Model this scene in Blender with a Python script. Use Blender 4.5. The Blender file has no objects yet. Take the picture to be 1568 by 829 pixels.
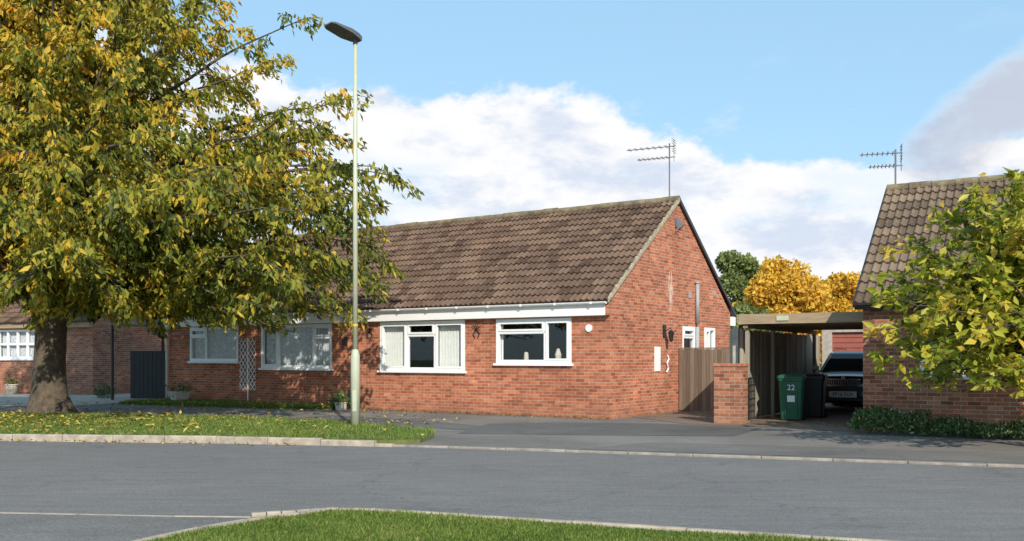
import bpy, math, random
import numpy as np
from mathutils import Vector, Matrix
random.seed(4); rng=np.random.default_rng(7)
scene=bpy.context.scene
R=math.radians
F=1475.0; CH=1.4; HY=547.0
def P(px,py=None,Y=None,z=0.0):
    "world point on level z seen by the survey camera"
    if Y is None: Y=F*(CH-z)/(py-HY)
    return ((px-784)/F*Y, Y)
# ------------------------------------------------------------ materials
def newmat(name):
    m=bpy.data.materials.new(name); m.use_nodes=True
    nt=m.node_tree; b=nt.nodes['Principled BSDF']
    return m,nt,b
def ramp(nt,stops):
    r=nt.nodes.new('ShaderNodeValToRGB'); e=r.color_ramp.elements
    while len(e)<len(stops): e.new(0.5)
    for i,(p,c) in enumerate(stops):
        e[i].position=p; e[i].color=(*c,1)
    return r
def noise(nt,scale,detail=4,rough=.55,vec=None,dim=None):
    n=nt.nodes.new('ShaderNodeTexNoise'); n.inputs['Scale'].default_value=scale
    n.inputs['Detail'].default_value=detail; n.inputs['Roughness'].default_value=rough
    if vec is not None: nt.links.new(vec,n.inputs['Vector'])
    return n
def mixc(nt,a,b,fac,mode='MIX'):
    m=nt.nodes.new('ShaderNodeMix'); m.data_type='RGBA'; m.blend_type=mode
    for s,v in ((m.inputs[0],fac),(m.inputs[6],a),(m.inputs[7],b)):
        if hasattr(v,'is_linked'): nt.links.new(v,s)
        elif isinstance(v,(int,float)): s.default_value=v
        else: s.default_value=(*v,1)
    return m.outputs[2]
def bump(nt,b,h,strength=.3,dist=.01):
    n=nt.nodes.new('ShaderNodeBump'); n.inputs['Strength'].default_value=strength; n.inputs['Distance'].default_value=dist
    nt.links.new(h,n.inputs['Height']); nt.links.new(n.outputs[0],b.inputs['Normal'])
def simple(name,col,rough=.6,metal=0,var=.15,scale=6,bs=.0,bscale=60):
    m,nt,b=newmat(name)
    tc=nt.nodes.new('ShaderNodeTexCoord')
    n=noise(nt,scale,4,.6,tc.outputs['Object'])
    lo=tuple(c*(1-var) for c in col); hi=tuple(min(1,c*(1+var)) for c in col)
    r=ramp(nt,[(.3,lo),(.7,hi)]); nt.links.new(n.outputs[0],r.inputs[0]); nt.links.new(r.outputs[0],b.inputs['Base Color'])
    b.inputs['Roughness'].default_value=rough; b.inputs['Metallic'].default_value=metal
    if bs:
        n2=noise(nt,bscale,3,.6,tc.outputs['Object']); bump(nt,b,n2.outputs[0],bs,.01)
    return m
def brickmat(name,c1,c2,mortar,dark=.5,stain=None):
    m,nt,b=newmat(name)
    uv=nt.nodes.new('ShaderNodeUVMap'); tc=nt.nodes.new('ShaderNodeTexCoord')
    br=nt.nodes.new('ShaderNodeTexBrick'); L=nt.links
    L.new(uv.outputs[0],br.inputs['Vector'])
    for k,v in (('Scale',1),('Mortar Size',.0075),('Mortar Smooth',.2),('Bias',0),('Brick Width',.225),('Row Height',.075)):
        br.inputs[k].default_value=v
    br.inputs['Color1'].default_value=(*c1,1); br.inputs['Color2'].default_value=(*c2,1); br.inputs['Mortar'].default_value=(*mortar,1)
    def layer(off,bias,col):
        mp=nt.nodes.new('ShaderNodeMapping'); mp.inputs['Location'].default_value=(off*.225*2,off*.15,0); L.new(uv.outputs[0],mp.inputs[0])
        b2=nt.nodes.new('ShaderNodeTexBrick'); L.new(mp.outputs[0],b2.inputs['Vector'])
        for k,v in (('Scale',1),('Mortar Size',.0),('Bias',bias),('Brick Width',.225),('Row Height',.075)): b2.inputs[k].default_value=v
        b2.inputs['Color1'].default_value=(1,1,1,1); b2.inputs['Color2'].default_value=(*col,1); b2.inputs['Mortar'].default_value=(1,1,1,1)
        return b2.outputs[0]
    c=mixc(nt,br.outputs[0],layer(31,-.5,(dark,dark*.9,dark*.9)),1.0,'MULTIPLY')
    c=mixc(nt,c,layer(77,-.6,(1.3,1.45,1.5)),1.0,'MULTIPLY')
    n=noise(nt,.7,5,.65,tc.outputs['Object']); r=ramp(nt,[(.3,(.78,.77,.77)),(.7,(1.12,1.12,1.12))]); L.new(n.outputs[0],r.inputs[0])
    c=mixc(nt,c,r.outputs[0],1.0,'MULTIPLY')
    n3=noise(nt,9,4,.6,tc.outputs['Object']); r3=ramp(nt,[(.3,(.82,.82,.82)),(.72,(1.15,1.14,1.14))]); L.new(n3.outputs[0],r3.inputs[0])
    c=mixc(nt,c,r3.outputs[0],1.0,'MULTIPLY')
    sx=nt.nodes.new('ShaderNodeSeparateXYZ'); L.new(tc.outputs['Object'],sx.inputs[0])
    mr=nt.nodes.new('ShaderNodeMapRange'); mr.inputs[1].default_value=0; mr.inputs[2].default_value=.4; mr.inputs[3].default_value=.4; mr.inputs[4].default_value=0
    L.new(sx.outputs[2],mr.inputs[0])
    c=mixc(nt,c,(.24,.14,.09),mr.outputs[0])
    L.new(c,b.inputs['Base Color']); b.inputs['Roughness'].default_value=.9
    b.inputs['Specular IOR Level'].default_value=.2
    inv=nt.nodes.new('ShaderNodeMath'); inv.operation='SUBTRACT'; inv.inputs[0].default_value=1; L.new(br.outputs['Fac'],inv.inputs[1])
    bump(nt,b,inv.outputs[0],.6,.008)
    return m
def leafmat(name,stops,trans=.35,rough=.5):
    m,nt,b=newmat(name); L=nt.links
    at=nt.nodes.new('ShaderNodeAttribute'); at.attribute_name='tint'
    r=ramp(nt,stops); L.new(at.outputs['Fac'],r.inputs[0])
    L.new(r.outputs[0],b.inputs['Base Color']); b.inputs['Roughness'].default_value=rough
    b.inputs['Specular IOR Level'].default_value=.35
    t=nt.nodes.new('ShaderNodeBsdfTranslucent'); L.new(r.outputs[0],t.inputs['Color'])
    mx=nt.nodes.new('ShaderNodeMixShader'); mx.inputs[0].default_value=trans
    L.new(b.outputs[0],mx.inputs[1]); L.new(t.outputs[0],mx.inputs[2])
    L.new(mx.outputs[0],nt.nodes['Material Output'].inputs[0])
    return m
def asphalt(name,base,patch=.15,stones=.5,tint=(1,1,1.03)):
    m,nt,b=newmat(name); L=nt.links
    tc=nt.nodes.new('ShaderNodeTexCoord'); o=tc.outputs['Object']
    c0=tuple(base*t for t in tint)
    n1=noise(nt,.35,4,.6,o); r1=ramp(nt,[(.3,tuple(c*(1-patch) for c in c0)),(.7,tuple(c*(1+patch) for c in c0))]); L.new(n1.outputs[0],r1.inputs[0])
    n2=noise(nt,55,3,.7,o); r2=ramp(nt,[(.3,(1-stones,)*3),(.7,(1+stones*.7,)*3)]); L.new(n2.outputs[0],r2.inputs[0])
    c=mixc(nt,r1.outputs[0],r2.outputs[0],1.0,'MULTIPLY')
    mp=nt.nodes.new('ShaderNodeMapping'); mp.inputs['Scale'].default_value=(.5,3.0,1); mp.inputs['Rotation'].default_value=(0,0,R(18)); L.new(o,mp.inputs[0])
    n4=noise(nt,2.2,5,.7,mp.outputs[0]); r4=ramp(nt,[(.3,(.84,)*3),(.7,(1.12,)*3)]); L.new(n4.outputs[0],r4.inputs[0])
    c=mixc(nt,c,r4.outputs[0],1.0,'MULTIPLY')
    v=nt.nodes.new('ShaderNodeTexVoronoi'); v.feature='DISTANCE_TO_EDGE'; v.inputs['Scale'].default_value=.32
    nw=noise(nt,1.5,4,.6,o); vm=nt.nodes.new('ShaderNodeVectorMath'); vm.operation='ADD'; L.new(o,vm.inputs[0]); L.new(nw.outputs['Color'],vm.inputs[1]); L.new(vm.outputs[0],v.inputs['Vector'])
    rc=ramp(nt,[(.0,(.68,)*3),(.008,(1,)*3)]); L.new(v.outputs[0],rc.inputs[0])
    c=mixc(nt,c,rc.outputs[0],.8,'MULTIPLY')
    L.new(c,b.inputs['Base Color']); b.inputs['Roughness'].default_value=.85; b.inputs['Specular IOR Level'].default_value=.3
    bump(nt,b,n2.outputs[0],.35,.006)
    return m
def glassmat(name,tintc=(.95,.97,.97)):
    m,nt,b=newmat(name); L=nt.links
    tr=nt.nodes.new('ShaderNodeBsdfTransparent'); tr.inputs[0].default_value=(*tintc,1)
    g=nt.nodes.new('ShaderNodeBsdfGlossy'); g.inputs['Roughness'].default_value=.01
    ge=nt.nodes.new('ShaderNodeNewGeometry'); dp=nt.nodes.new('ShaderNodeVectorMath'); dp.operation='DOT_PRODUCT'
    L.new(ge.outputs['Incoming'],dp.inputs[0]); L.new(ge.outputs['Normal'],dp.inputs[1])
    def mt(op,a,b_=None):
        n=nt.nodes.new('ShaderNodeMath'); n.operation=op
        for i,v in enumerate((a,b_)):
            if v is None: continue
            if isinstance(v,(int,float)): n.inputs[i].default_value=v
            else: L.new(v,n.inputs[i])
        return n.outputs[0]
    f=mt('ADD',mt('MULTIPLY',mt('POWER',mt('SUBTRACT',1.0,mt('ABSOLUTE',dp.outputs['Value'])),5.0),.9),.075)
    mx=nt.nodes.new('ShaderNodeMixShader'); L.new(f,mx.inputs[0]); L.new(tr.outputs[0],mx.inputs[1]); L.new(g.outputs[0],mx.inputs[2])
    L.new(mx.outputs[0],nt.nodes['Material Output'].inputs[0]); return m
def tilemat(name,c1,c2,lichen=.5):
    m,nt,b=newmat(name); L=nt.links
    at=nt.nodes.new('ShaderNodeAttribute'); at.attribute_name='tint'
    tc=nt.nodes.new('ShaderNodeTexCoord'); o=tc.outputs['Object']
    r=ramp(nt,[(0,c1),(1,c2)]); L.new(at.outputs['Fac'],r.inputs[0])
    n=noise(nt,1.1,5,.65,o); r1=ramp(nt,[(.3,(.82,.82,.84)),(.7,(1.14,1.10,1.06))]); L.new(n.outputs[0],r1.inputs[0])
    c=mixc(nt,r.outputs[0],r1.outputs[0],1.0,'MULTIPLY')
    n2=noise(nt,14,4,.7,o); r2=ramp(nt,[(.57,(0,0,0)),(.75,(lichen,)*3)]); L.new(n2.outputs[0],r2.inputs[0])
    c=mixc(nt,c,(.30,.24,.15),r2.outputs[0])
    L.new(c,b.inputs['Base Color']); b.inputs['Roughness'].default_value=.9; b.inputs['Specular IOR Level'].default_value=.2
    bump(nt,b,n2.outputs[0],.4,.01)
    return m
def woodmat(name,c1,c2,scl=(25,25,1.2)):
    m,nt,b=newmat(name); L=nt.links
    tc=nt.nodes.new('ShaderNodeTexCoord'); mp=nt.nodes.new('ShaderNodeMapping'); mp.inputs['Scale'].default_value=scl
    L.new(tc.outputs['Object'],mp.inputs[0]); n=noise(nt,1,5,.65,mp.outputs[0])
    r=ramp(nt,[(.3,c1),(.7,c2)]); L.new(n.outputs[0],r.inputs[0])
    at=nt.nodes.new('ShaderNodeAttribute'); at.attribute_name='tint'
    r2=ramp(nt,[(0,(.7,.7,.7)),(1,(1.2,1.2,1.2))]); L.new(at.outputs['Fac'],r2.inputs[0])
    c=mixc(nt,r.outputs[0],r2.outputs[0],1.0,'MULTIPLY')
    L.new(c,b.inputs['Base Color']); b.inputs['Roughness'].default_value=.85
    bump(nt,b,n.outputs[0],.3,.006)
    return m

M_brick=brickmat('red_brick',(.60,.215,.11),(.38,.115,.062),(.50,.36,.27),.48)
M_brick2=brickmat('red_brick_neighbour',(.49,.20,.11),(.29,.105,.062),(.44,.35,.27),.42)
M_tile=tilemat('roof_tile',(.080,.050,.037),(.190,.128,.092),.55)
M_tile2=tilemat('roof_tile_neighbour',(.10,.072,.052),(.23,.17,.12),.9)
M_mortar=simple('verge_mortar',(.36,.31,.21),.9,0,.4,9,.4,40)
M_ridge=simple('ridge_tile',(.19,.15,.09),.9,0,.5,5,.5,30)
M_white=simple('white_paint',(.88,.88,.86),.45,0,.04,2)
M_upvc=simple('white_upvc',(.88,.89,.89),.3,0,.02,2)
M_glass=glassmat('window_glass')
M_curt=simple('curtain_fabric',(.72,.72,.68),.9,0,.06,8)
M_net=simple('net_curtain',(.50,.51,.53),.9,0,.4,14)
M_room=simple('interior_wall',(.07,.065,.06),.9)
M_dark=simple('dark_metal',(.02,.02,.022),.4,0,.2)
M_black=simple('black_paint',(.012,.012,.013),.5)
M_alu=simple('aerial_aluminium',(.20,.20,.21),.5,.3,.1)
M_grey=simple('grey_pvc',(.34,.35,.35),.5,0,.12)
M_conc=simple('concrete',(.42,.39,.34),.9,0,.2,8,.4)
M_kerb=simple('kerb_stone',(.38,.32,.25),.9,0,.35,5,.5,50)
M_kerb2=simple('dropped_kerb_stone',(.27,.24,.20),.9,0,.35,5,.4,50)
M_road=asphalt('road_asphalt',.168,.09,.38,(1.06,1,.955))
M_pave=asphalt('pavement_asphalt',.176,.25,.45,(1.1,1,.90))
M_drive=asphalt('driveway_surface',.17,.3,.5,(1.35,1.0,.76))
M_fence=woodmat('weathered_fence',(.27,.23,.17),(.45,.39,.30))
M_gate=woodmat('brown_fence',(.135,.098,.070),(.24,.18,.13))
M_timber=woodmat('timber_fascia',(.26,.18,.11),(.44,.33,.21),(2,2,20))
M_bark=simple('bark',(.095,.072,.050),.95,0,.5,7,1.0,22)
M_leafT=leafmat('cherry_leaf',[(0,(.065,.088,.014)),(.25,(.17,.20,.026)),(.5,(.35,.33,.038)),(.75,(.66,.47,.045)),(1,(.72,.40,.04))],.42)
M_leafM=leafmat('magnolia_leaf',[(0,(.08,.12,.015)),(.35,(.26,.31,.03)),(.7,(.56,.52,.06)),(1,(.64,.45,.06))],.42,.4)
M_leafG=leafmat('background_green_leaf',[(0,(.09,.13,.04)),(1,(.34,.38,.12))],.35)
M_leafY=leafmat('background_autumn_leaf',[(0,(.48,.27,.04)),(.5,(.80,.50,.06)),(1,(.88,.64,.10))],.42)
M_grass=leafmat('grass_blade',[(0,(.06,.09,.018)),(.55,(.155,.25,.035)),(.85,(.27,.31,.07)),(1,(.45,.39,.18))],.35,.6)
M_fallen=leafmat('fallen_leaf',[(0,(.16,.08,.03)),(.4,(.42,.30,.06)),(1,(.64,.49,.10))],.15,.7)
M_ivy=leafmat('groundcover_leaf',[(0,(.03,.055,.015)),(.6,(.10,.17,.04)),(.9,(.24,.31,.13)),(1,(.42,.45,.30))],.25,.45)
M_soil=simple('soil_grass',(.11,.125,.035),.95,0,.35,3,.5,30)
M_field=simple('ground_grass',(.07,.10,.03),.95,0,.3,.2)
M_lamp=simple('lamp_post_paint',(.46,.49,.37),.45,0,.08,3)
M_yellow=simple('yellow_band',(.7,.38,.02),.6)
M_red=simple('garage_door_red',(.34,.11,.08),.5,0,.12)
M_bin=simple('green_plastic',(.015,.12,.06),.45,0,.12)
M_binb=simple('black_plastic',(.012,.013,.014),.45)
M_car,ntc,bc=newmat('car_paint'); bc.inputs['Base Color'].default_value=(.012,.014,.018,1); bc.inputs['Metallic'].default_value=.4; bc.inputs['Roughness'].default_value=.25; bc.inputs['Coat Weight'].default_value=1
M_carglass,_,bg=newmat('car_glass'); bg.inputs['Base Color'].default_value=(.02,.025,.025,1); bg.inputs['Roughness'].default_value=.04
M_chrome,_,bh=newmat('chrome'); bh.inputs['Base Color'].default_value=(.6,.6,.6,1); bh.inputs['Metallic'].default_value=1; bh.inputs['Roughness'].default_value=.15
M_head,_,bl=newmat('headlight_lens'); bl.inputs['Base Color'].default_value=(.45,.47,.5,1); bl.inputs['Roughness'].default_value=.1; bl.inputs['Metallic'].default_value=.6
M_tyre=simple('tyre_rubber',(.015,.015,.015),.85)
M_plate=simple('plate_white',(.88,.88,.85),.5,0,.02)
M_terra=simple('cream_pot',(.55,.50,.42),.8,0,.1)
# ------------------------------------------------------------ mesh tools
class MB:
    def __init__(s): s.v=[]; s.f=[]; s.m=[]; s.t=[]
    def face(s,pts,mi=0,tint=.5):
        b=len(s.v); s.v+= [tuple(p) for p in pts]; s.f.append(tuple(range(b,b+len(pts)))); s.m.append(mi); s.t.append(tint)
    def box(s,x0,x1,y0,y1,z0,z1,mi=0,mp=None,tint=.5):
        c=[(x,y,z) for z in (z0,z1) for y in (y0,y1) for x in (x0,x1)]
        if mp: c=[mp(*p) for p in c]
        b=len(s.v); s.v+=[tuple(p) for p in c]
        for q in ((0,2,3,1),(4,5,7,6),(0,1,5,4),(2,6,7,3),(0,4,6,2),(1,3,7,5)):
            s.f.append(tuple(b+i for i in q)); s.m.append(mi); s.t.append(tint)
    def tube(s,pts,rad,n=6,mi=0,cap=True,tint=.5):
        pts=[Vector(p) for p in pts]; b=len(s.v); k=len(pts)
        if not hasattr(rad,'__len__'): rad=[rad]*k
        up=Vector((0,0,1)); prev=None
        for i,p in enumerate(pts):
            d=(pts[min(i+1,k-1)]-pts[max(i-1,0)])
            d=d.normalized() if d.length>1e-9 else up
            a=prev if prev is not None else (Vector((1,0,0)) if abs(d.x)<.8 else Vector((0,1,0)))
            a=(a-d*a.dot(d)).normalized(); prev=a; c=d.cross(a)
            for j in range(n):
                th=2*math.pi*j/n; q=p+(a*math.cos(th)+c*math.sin(th))*rad[i]; s.v.append((q.x,q.y,q.z))
        for i in range(k-1):
            for j in range(n):
                j2=(j+1)%n; s.f.append((b+i*n+j,b+i*n+j2,b+(i+1)*n+j2,b+(i+1)*n+j)); s.m.append(mi); s.t.append(tint)
        if cap:
            s.f.append(tuple(b+j for j in range(n))[::-1]); s.m.append(mi); s.t.append(tint)
            s.f.append(tuple(b+(k-1)*n+j for j in range(n))); s.m.append(mi); s.t.append(tint)
    def ring_loft(s,rings,mi=0,cap=True,tint=.5):
        b=len(s.v); n=len(rings[0])
        for r in rings: s.v+=[tuple(p) for p in r]
        for i in range(len(rings)-1):
            for j in range(n):
                j2=(j+1)%n; s.f.append((b+i*n+j,b+i*n+j2,b+(i+1)*n+j2,b+(i+1)*n+j)); s.m.append(mi); s.t.append(tint)
        if cap:
            s.f.append(tuple(b+j for j in range(n))[::-1]); s.m.append(mi); s.t.append(tint)
            s.f.append(tuple(b+(len(rings)-1)*n+j for j in range(n))); s.m.append(mi); s.t.append(tint)
    def obj(s,name,mats,parent=None,loc=(0,0,0),rz=0,smooth=False,bevel=0,uv=True):
        me=bpy.data.meshes.new(name); me.from_pydata(s.v,[],s.f)
        if not isinstance(mats,(list,tuple)): mats=[mats]
        for m in mats: me.materials.append(m)
        me.polygons.foreach_set('material_index',s.m)
        at=me.attributes.new('tint','FLOAT','FACE'); at.data.foreach_set('value',s.t)
        me.update()
        if uv:
            uv=me.uv_layers.new(name='UVMap')
            vs=s.v
            for p in me.polygons:
                n=p.normal; ax=max(range(3),key=lambda i:abs(n[i]))
                if ax==2 and abs(n.z)<.8: ax=0 if abs(n.x)>abs(n.y) else 1
                for li in p.loop_indices:
                    c=vs[me.loops[li].vertex_index]
                    uv.data[li].uv=(c[1],c[2]) if ax==0 else ((c[0],c[2]) if ax==1 else (c[0],c[1]))
        if smooth: me.polygons.foreach_set('use_smooth',[True]*len(me.polygons))
        o=bpy.data.objects.new(name,me); scene.collection.objects.link(o)
        o.location=loc; o.rotation_euler=(0,0,rz)
        if parent: o.parent=parent
        if bevel:
            bv=o.modifiers.new('b','BEVEL'); bv.width=bevel; bv.segments=2; bv.limit_method='ANGLE'
        return o
def empty(name,loc=(0,0,0),rz=0,parent=None):
    e=bpy.data.objects.new(name,None); scene.collection.objects.link(e); e.location=loc; e.rotation_euler=(0,0,rz); e.parent=parent
    e.empty_display_size=.3
    return e
def text(s,name,size,parent,loc,rot,mat):
    c=bpy.data.curves.new(name,'FONT'); c.body=s; c.size=size; c.align_x='CENTER'; c.align_y='CENTER'; c.extrude=.001
    o=bpy.data.objects.new(name,c); scene.collection.objects.link(o); o.parent=parent; o.location=loc; o.rotation_euler=rot
    c.materials.append(mat); return o
def leaves(name,p,a,Lg,W,tint,mat,parent=None,flat=False,fold=.18,up=None):
    n=len(p); a=a/np.linalg.norm(a,axis=1,keepdims=True)
    r=rng.normal(size=(n,3))
    if flat: r=np.tile([0,0,1.],(n,1))+rng.normal(size=(n,3))*.25
    if up is not None: r=r*.6+up
    s=np.cross(a,r); s/=np.linalg.norm(s,axis=1,keepdims=True)+1e-9
    nn=np.cross(s,a)
    Lg=Lg[:,None]; W=W[:,None]
    v=np.stack([p,p+a*Lg*.45+s*W*.5+nn*W*fold,p+a*Lg-nn*Lg*.08,p+a*Lg*.45-s*W*.5+nn*W*fold],1).reshape(-1,3)
    b=(np.arange(n)*4)[:,None]
    f=np.concatenate([b+[0,1,2],b+[0,2,3]],1).reshape(-1)
    me=bpy.data.meshes.new(name); me.vertices.add(4*n); me.vertices.foreach_set('co',v.reshape(-1))
    me.loops.add(6*n); me.loops.foreach_set('vertex_index',f.astype(np.int32))
    me.polygons.add(2*n); me.polygons.foreach_set('loop_start',np.arange(2*n,dtype=np.int32)*3)
    at=me.attributes.new('tint','FLOAT','POINT'); at.data.foreach_set('value',np.repeat(np.clip(tint,0,1),4).astype(np.float32))
    me.materials.append(mat); me.update(calc_edges=True)
    o=bpy.data.objects.new(name,me); scene.collection.objects.link(o); o.parent=parent
    return o
# ------------------------------------------------------------ building parts
def wall(mb,mp,a0,a1,z0,z1,ops,mi=0,dep=.1):
    A=sorted(set([a0,a1]+[o[0] for o in ops]+[o[1] for o in ops])); Z=sorted(set([z0,z1]+[o[2] for o in ops]+[o[3] for o in ops]))
    for i in range(len(A)-1):
        for j in range(len(Z)-1):
            ca=(A[i]+A[i+1])/2; cz=(Z[j]+Z[j+1])/2
            if any(o[0]<ca<o[1] and o[2]<cz<o[3] for o in ops): continue
            mb.face([mp(A[i],0,Z[j]),mp(A[i+1],0,Z[j]),mp(A[i+1],0,Z[j+1]),mp(A[i],0,Z[j+1])],mi)
    for (b0,b1,c0,c1) in ops:
        for q in (((b0,0,c0),(b0,dep,c0),(b0,dep,c1),(b0,0,c1)),((b1,0,c0),(b1,dep,c0),(b1,dep,c1),(b1,0,c1)),
                  ((b0,0,c1),(b1,0,c1),(b1,dep,c1),(b0,dep,c1)),((b0,0,c0),(b1,0,c0),(b1,dep,c0),(b0,dep,c0))):
            mb.face([mp(*t) for t in q],mi)
def window(name,parent,mp,a0,a1,z0,z1,panes,curt=(),sill=True,curtmat=None):
    e=empty(name,parent=parent); mb=MB(); g=MB(); c=MB()
    fw=.07; d0,d1=-.012,.09; w=a1-a0; h=z1-z0
    mb.box(a0,a1,d0,d1,z0,z0+fw,0,mp); mb.box(a0,a1,d0,d1,z1-fw,z1,0,mp)
    mb.box(a0,a0+fw,d0,d1,z0+fw,z1-fw,0,mp); mb.box(a1-fw,a1,d0,d1,z0+fw,z1-fw,0,mp)
    for (p0,p1,q0,q1,sash) in panes:
        A0=a0+w*p0+(fw if p0==0 else .03); A1=a0+w*p1-(fw if p1==1 else .03)
        Z0=z0+h*q0+(fw if q0==0 else .03); Z1=z0+h*q1-(fw if q1==1 else .03)
        if p1<1: mb.box(A1,A1+.06,d0+.003,d1-.003,Z0-.02,Z1+.02,0,mp)
        if q1<1: mb.box(A0,A1,d0+.006,d1-.006,Z1,Z1+.06,0,mp)
        s=.045 if sash else .012
        dd=(d0-.012,d0+.06) if sash else (d0+.015,d0+.06)
        mb.box(A0,A1,*dd,Z0,Z0+s,0,mp); mb.box(A0,A1,*dd,Z1-s,Z1,0,mp)
        mb.box(A0,A0+s,*dd,Z0+s,Z1-s,0,mp); mb.box(A1-s,A1,*dd,Z0+s,Z1-s,0,mp)
        g.face([mp(A0+s*.8,.035,Z0+s*.8),mp(A1-s*.8,.035,Z0+s*.8),mp(A1-s*.8,.035,Z1-s*.8),mp(A0+s*.8,.035,Z1-s*.8)])
    if sill: mb.box(a0-.05,a1+.05,-.07,.02,z0-.055,z0-.002,0,mp)
    mb.obj('frame',M_upvc,e); g.obj('glass',M_glass,e)
    for (c0,c1,kind) in curt:
        A0=a0+w*c0; A1=a0+w*c1; n=max(4,int((A1-A0)/(.085 if kind=='v' else .045)))
        for i in range(n):
            u0=A0+(A1-A0)*i/n; u1=A0+(A1-A0)*(i+1)/n
            if kind=='v': da,db=.115,.155
            else: da,db=(.115,.15) if i%2 else (.15,.115)
            c.face([mp(u0,da,z0+.03),mp(u1-(.004 if kind=='v' else 0),db,z0+.03),mp(u1-(.004 if kind=='v' else 0),db,z1),mp(u0,da,z1)])
    if curt: c.obj('curtain',curtmat or M_curt,e)
    return e
def tiles(name,parent,x0,x1,ye,ze,yr,zr,rows,tw=.31,mat=None,h=.042):
    mb=MB(); Ls=math.hypot(yr-ye,zr-ze); cy=(yr-ye)/Ls; sz=(zr-ze)/Ls
    sg=1 if cy>0 else -1
    def mp(x,s,hh): return (x, ye+cy*s-sg*sz*hh, ze+sz*s+abs(cy)*hh)
    prof=[(0,.0),(.06,.03),(.14,.042),(.22,.03),(.3,.0),(.5,.0),(.56,.03),(.64,.042),(.72,.03),(.8,.0),(1,.0)]
    n=int(math.ceil((x1-x0)/tw)); rl=Ls/rows
    for i in range(rows):
        off=(i%2)*tw*.5
        for j in range(-1,n+1):
            xa=x0+j*tw+off; xb=xa+tw
            if xb<=x0+.01 or xa>=x1-.01: continue
            jit=random.uniform(-.004,.005); jt=random.uniform(-.012,.012); t=min(1,max(0,random.gauss(.5,.26)))
            pts=[]
            for (u,hh) in prof:
                x=min(max(xa+u*tw,x0),x1); pts.append((x,hh+jit))
            s0=i*rl+jt-.02; s1=(i+1)*rl+.02
            if i==rows-1: s1=Ls
            for k in range(len(pts)-1):
                if pts[k+1][0]-pts[k][0]<1e-5: continue
                (xa_,ha),(xb_,hb)=pts[k],pts[k+1]
                mb.face([mp(xa_,s0,ha+h),mp(xb_,s0,hb+h),mp(xb_,s1,hb),mp(xa_,s1,ha)],0,t)
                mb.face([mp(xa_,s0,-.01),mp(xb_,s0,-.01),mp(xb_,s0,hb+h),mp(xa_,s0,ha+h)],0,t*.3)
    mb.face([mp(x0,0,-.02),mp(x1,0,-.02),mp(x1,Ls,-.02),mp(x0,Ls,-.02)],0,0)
    return mb.obj(name,mat or M_tile,parent,uv=False)
def ridge(name,parent,x0,x1,y,z,r=.11,mat=None):
    mb=MB(); n=int((x1-x0)/.45); l=(x1-x0)/n
    for i in range(n):
        dz=random.uniform(-.01,.01); rr=r+random.uniform(-.006,.006)
        prof=[(math.cos(R(a))*rr,math.sin(R(a))*rr) for a in range(-20,201,20)]
        for k in range(len(prof)-1):
            (u0,w0),(u1,w1)=prof[k],prof[k+1]
            mb.face([(x0+i*l+.006,y+u0,z+w0+dz),(x0+(i+1)*l-.006,y+u0,z+w0+dz),(x0+(i+1)*l-.006,y+u1,z+w1+dz),(x0+i*l+.006,y+u1,z+w1+dz)])
        for xx in (x0+i*l+.006,x0+(i+1)*l-.006):
            mb.face([(xx,y+u,z+w+dz) for u,w in prof])
    mb.box(x0+.01,x1-.01,y-.06,y+.06,z-.1,z+.06)
    return mb.obj(name,mat or M_ridge,parent)
def aerial(name,parent,loc,mast,boomdir,blen,n,arm=.0):
    mb=MB(); x,y,z=loc
    mb.tube([(x,y,z),(x,y,z+mast)],.02,6)
    d=Vector((boomdir[0],boomdir[1],0)).normalized(); s=Vector((-d.y,d.x,0)); t=Vector((x,y,z+mast-.08))
    for dz in (0,-.28):
        tt=t+Vector((0,0,dz)); bl=blen*(1 if dz==0 else .75)
        mb.tube([tt-d*.15,tt+d*bl],.013,5)
        for i in range(n):
            c=tt+d*(bl*(i+.5)/n); L=.2-.05*i/n
            mb.tube([c-s*L,c+s*L],.008,4); mb.tube([c-Vector((0,0,.05)),c+Vector((0,0,.05))],.007,4)
    c=t-d*.12
    for q in (.04,.1,.16):
        for k in (-1,1): mb.tube([c+Vector((0,0,q*k))-s*.2,c+Vector((0,0,q*k))+s*.2],.008,4)
    mb.tube([c-Vector((0,0,.4)),c+Vector((0,0,.18))],.01,4)
    return mb.obj(name,M_alu,parent)

# ============================================================ main bungalow pair
HW=15.8; HD=7.24; EZ=2.36; YR=3.62; ZR=5.42
house=empty('brick_bungalow',(2.22,21.7,0),-math.atan2(.56,.829))
mpF=lambda a,d,z:(a,d,z)
mpS=lambda a,d,z:(-d,a,z)
wins=[(-3.14,-1.02,1.25,2.31),(-6.90,-4.09,1.05,2.32),(-11.52,-8.67,1.08,2.32),(-14.76,-12.52,1.27,2.32)]
w=MB(); wall(w,mpF,-HW,0,-.1,EZ,[(a,b,c,d) for a,b,c,d in wins])
swins=[(3.92,4.72,1.35,2.2),(5.35,6.1,1.2,2.2)]
wall(w,mpS,0,HD,-.1,EZ,swins)
w.face([(0,0,EZ),(0,HD,EZ),(0,HD,2.66),(0,YR,ZR-.03),(0,0,2.66)])
w.face([(-HW,0,-.1),(-HW,HD,-.1),(-HW,HD,2.66),(-HW,YR,ZR-.03),(-HW,0,2.66)])
w.face([(-HW,HD,-.1),(0,HD,-.1),(0,HD,2.66),(-HW,HD,2.66)])
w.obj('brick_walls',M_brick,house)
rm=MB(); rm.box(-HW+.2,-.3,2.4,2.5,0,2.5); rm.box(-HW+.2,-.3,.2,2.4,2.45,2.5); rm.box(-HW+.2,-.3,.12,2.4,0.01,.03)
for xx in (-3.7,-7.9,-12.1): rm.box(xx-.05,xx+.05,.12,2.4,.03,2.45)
rm.obj('interior_partitions',M_room,house)
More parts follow.
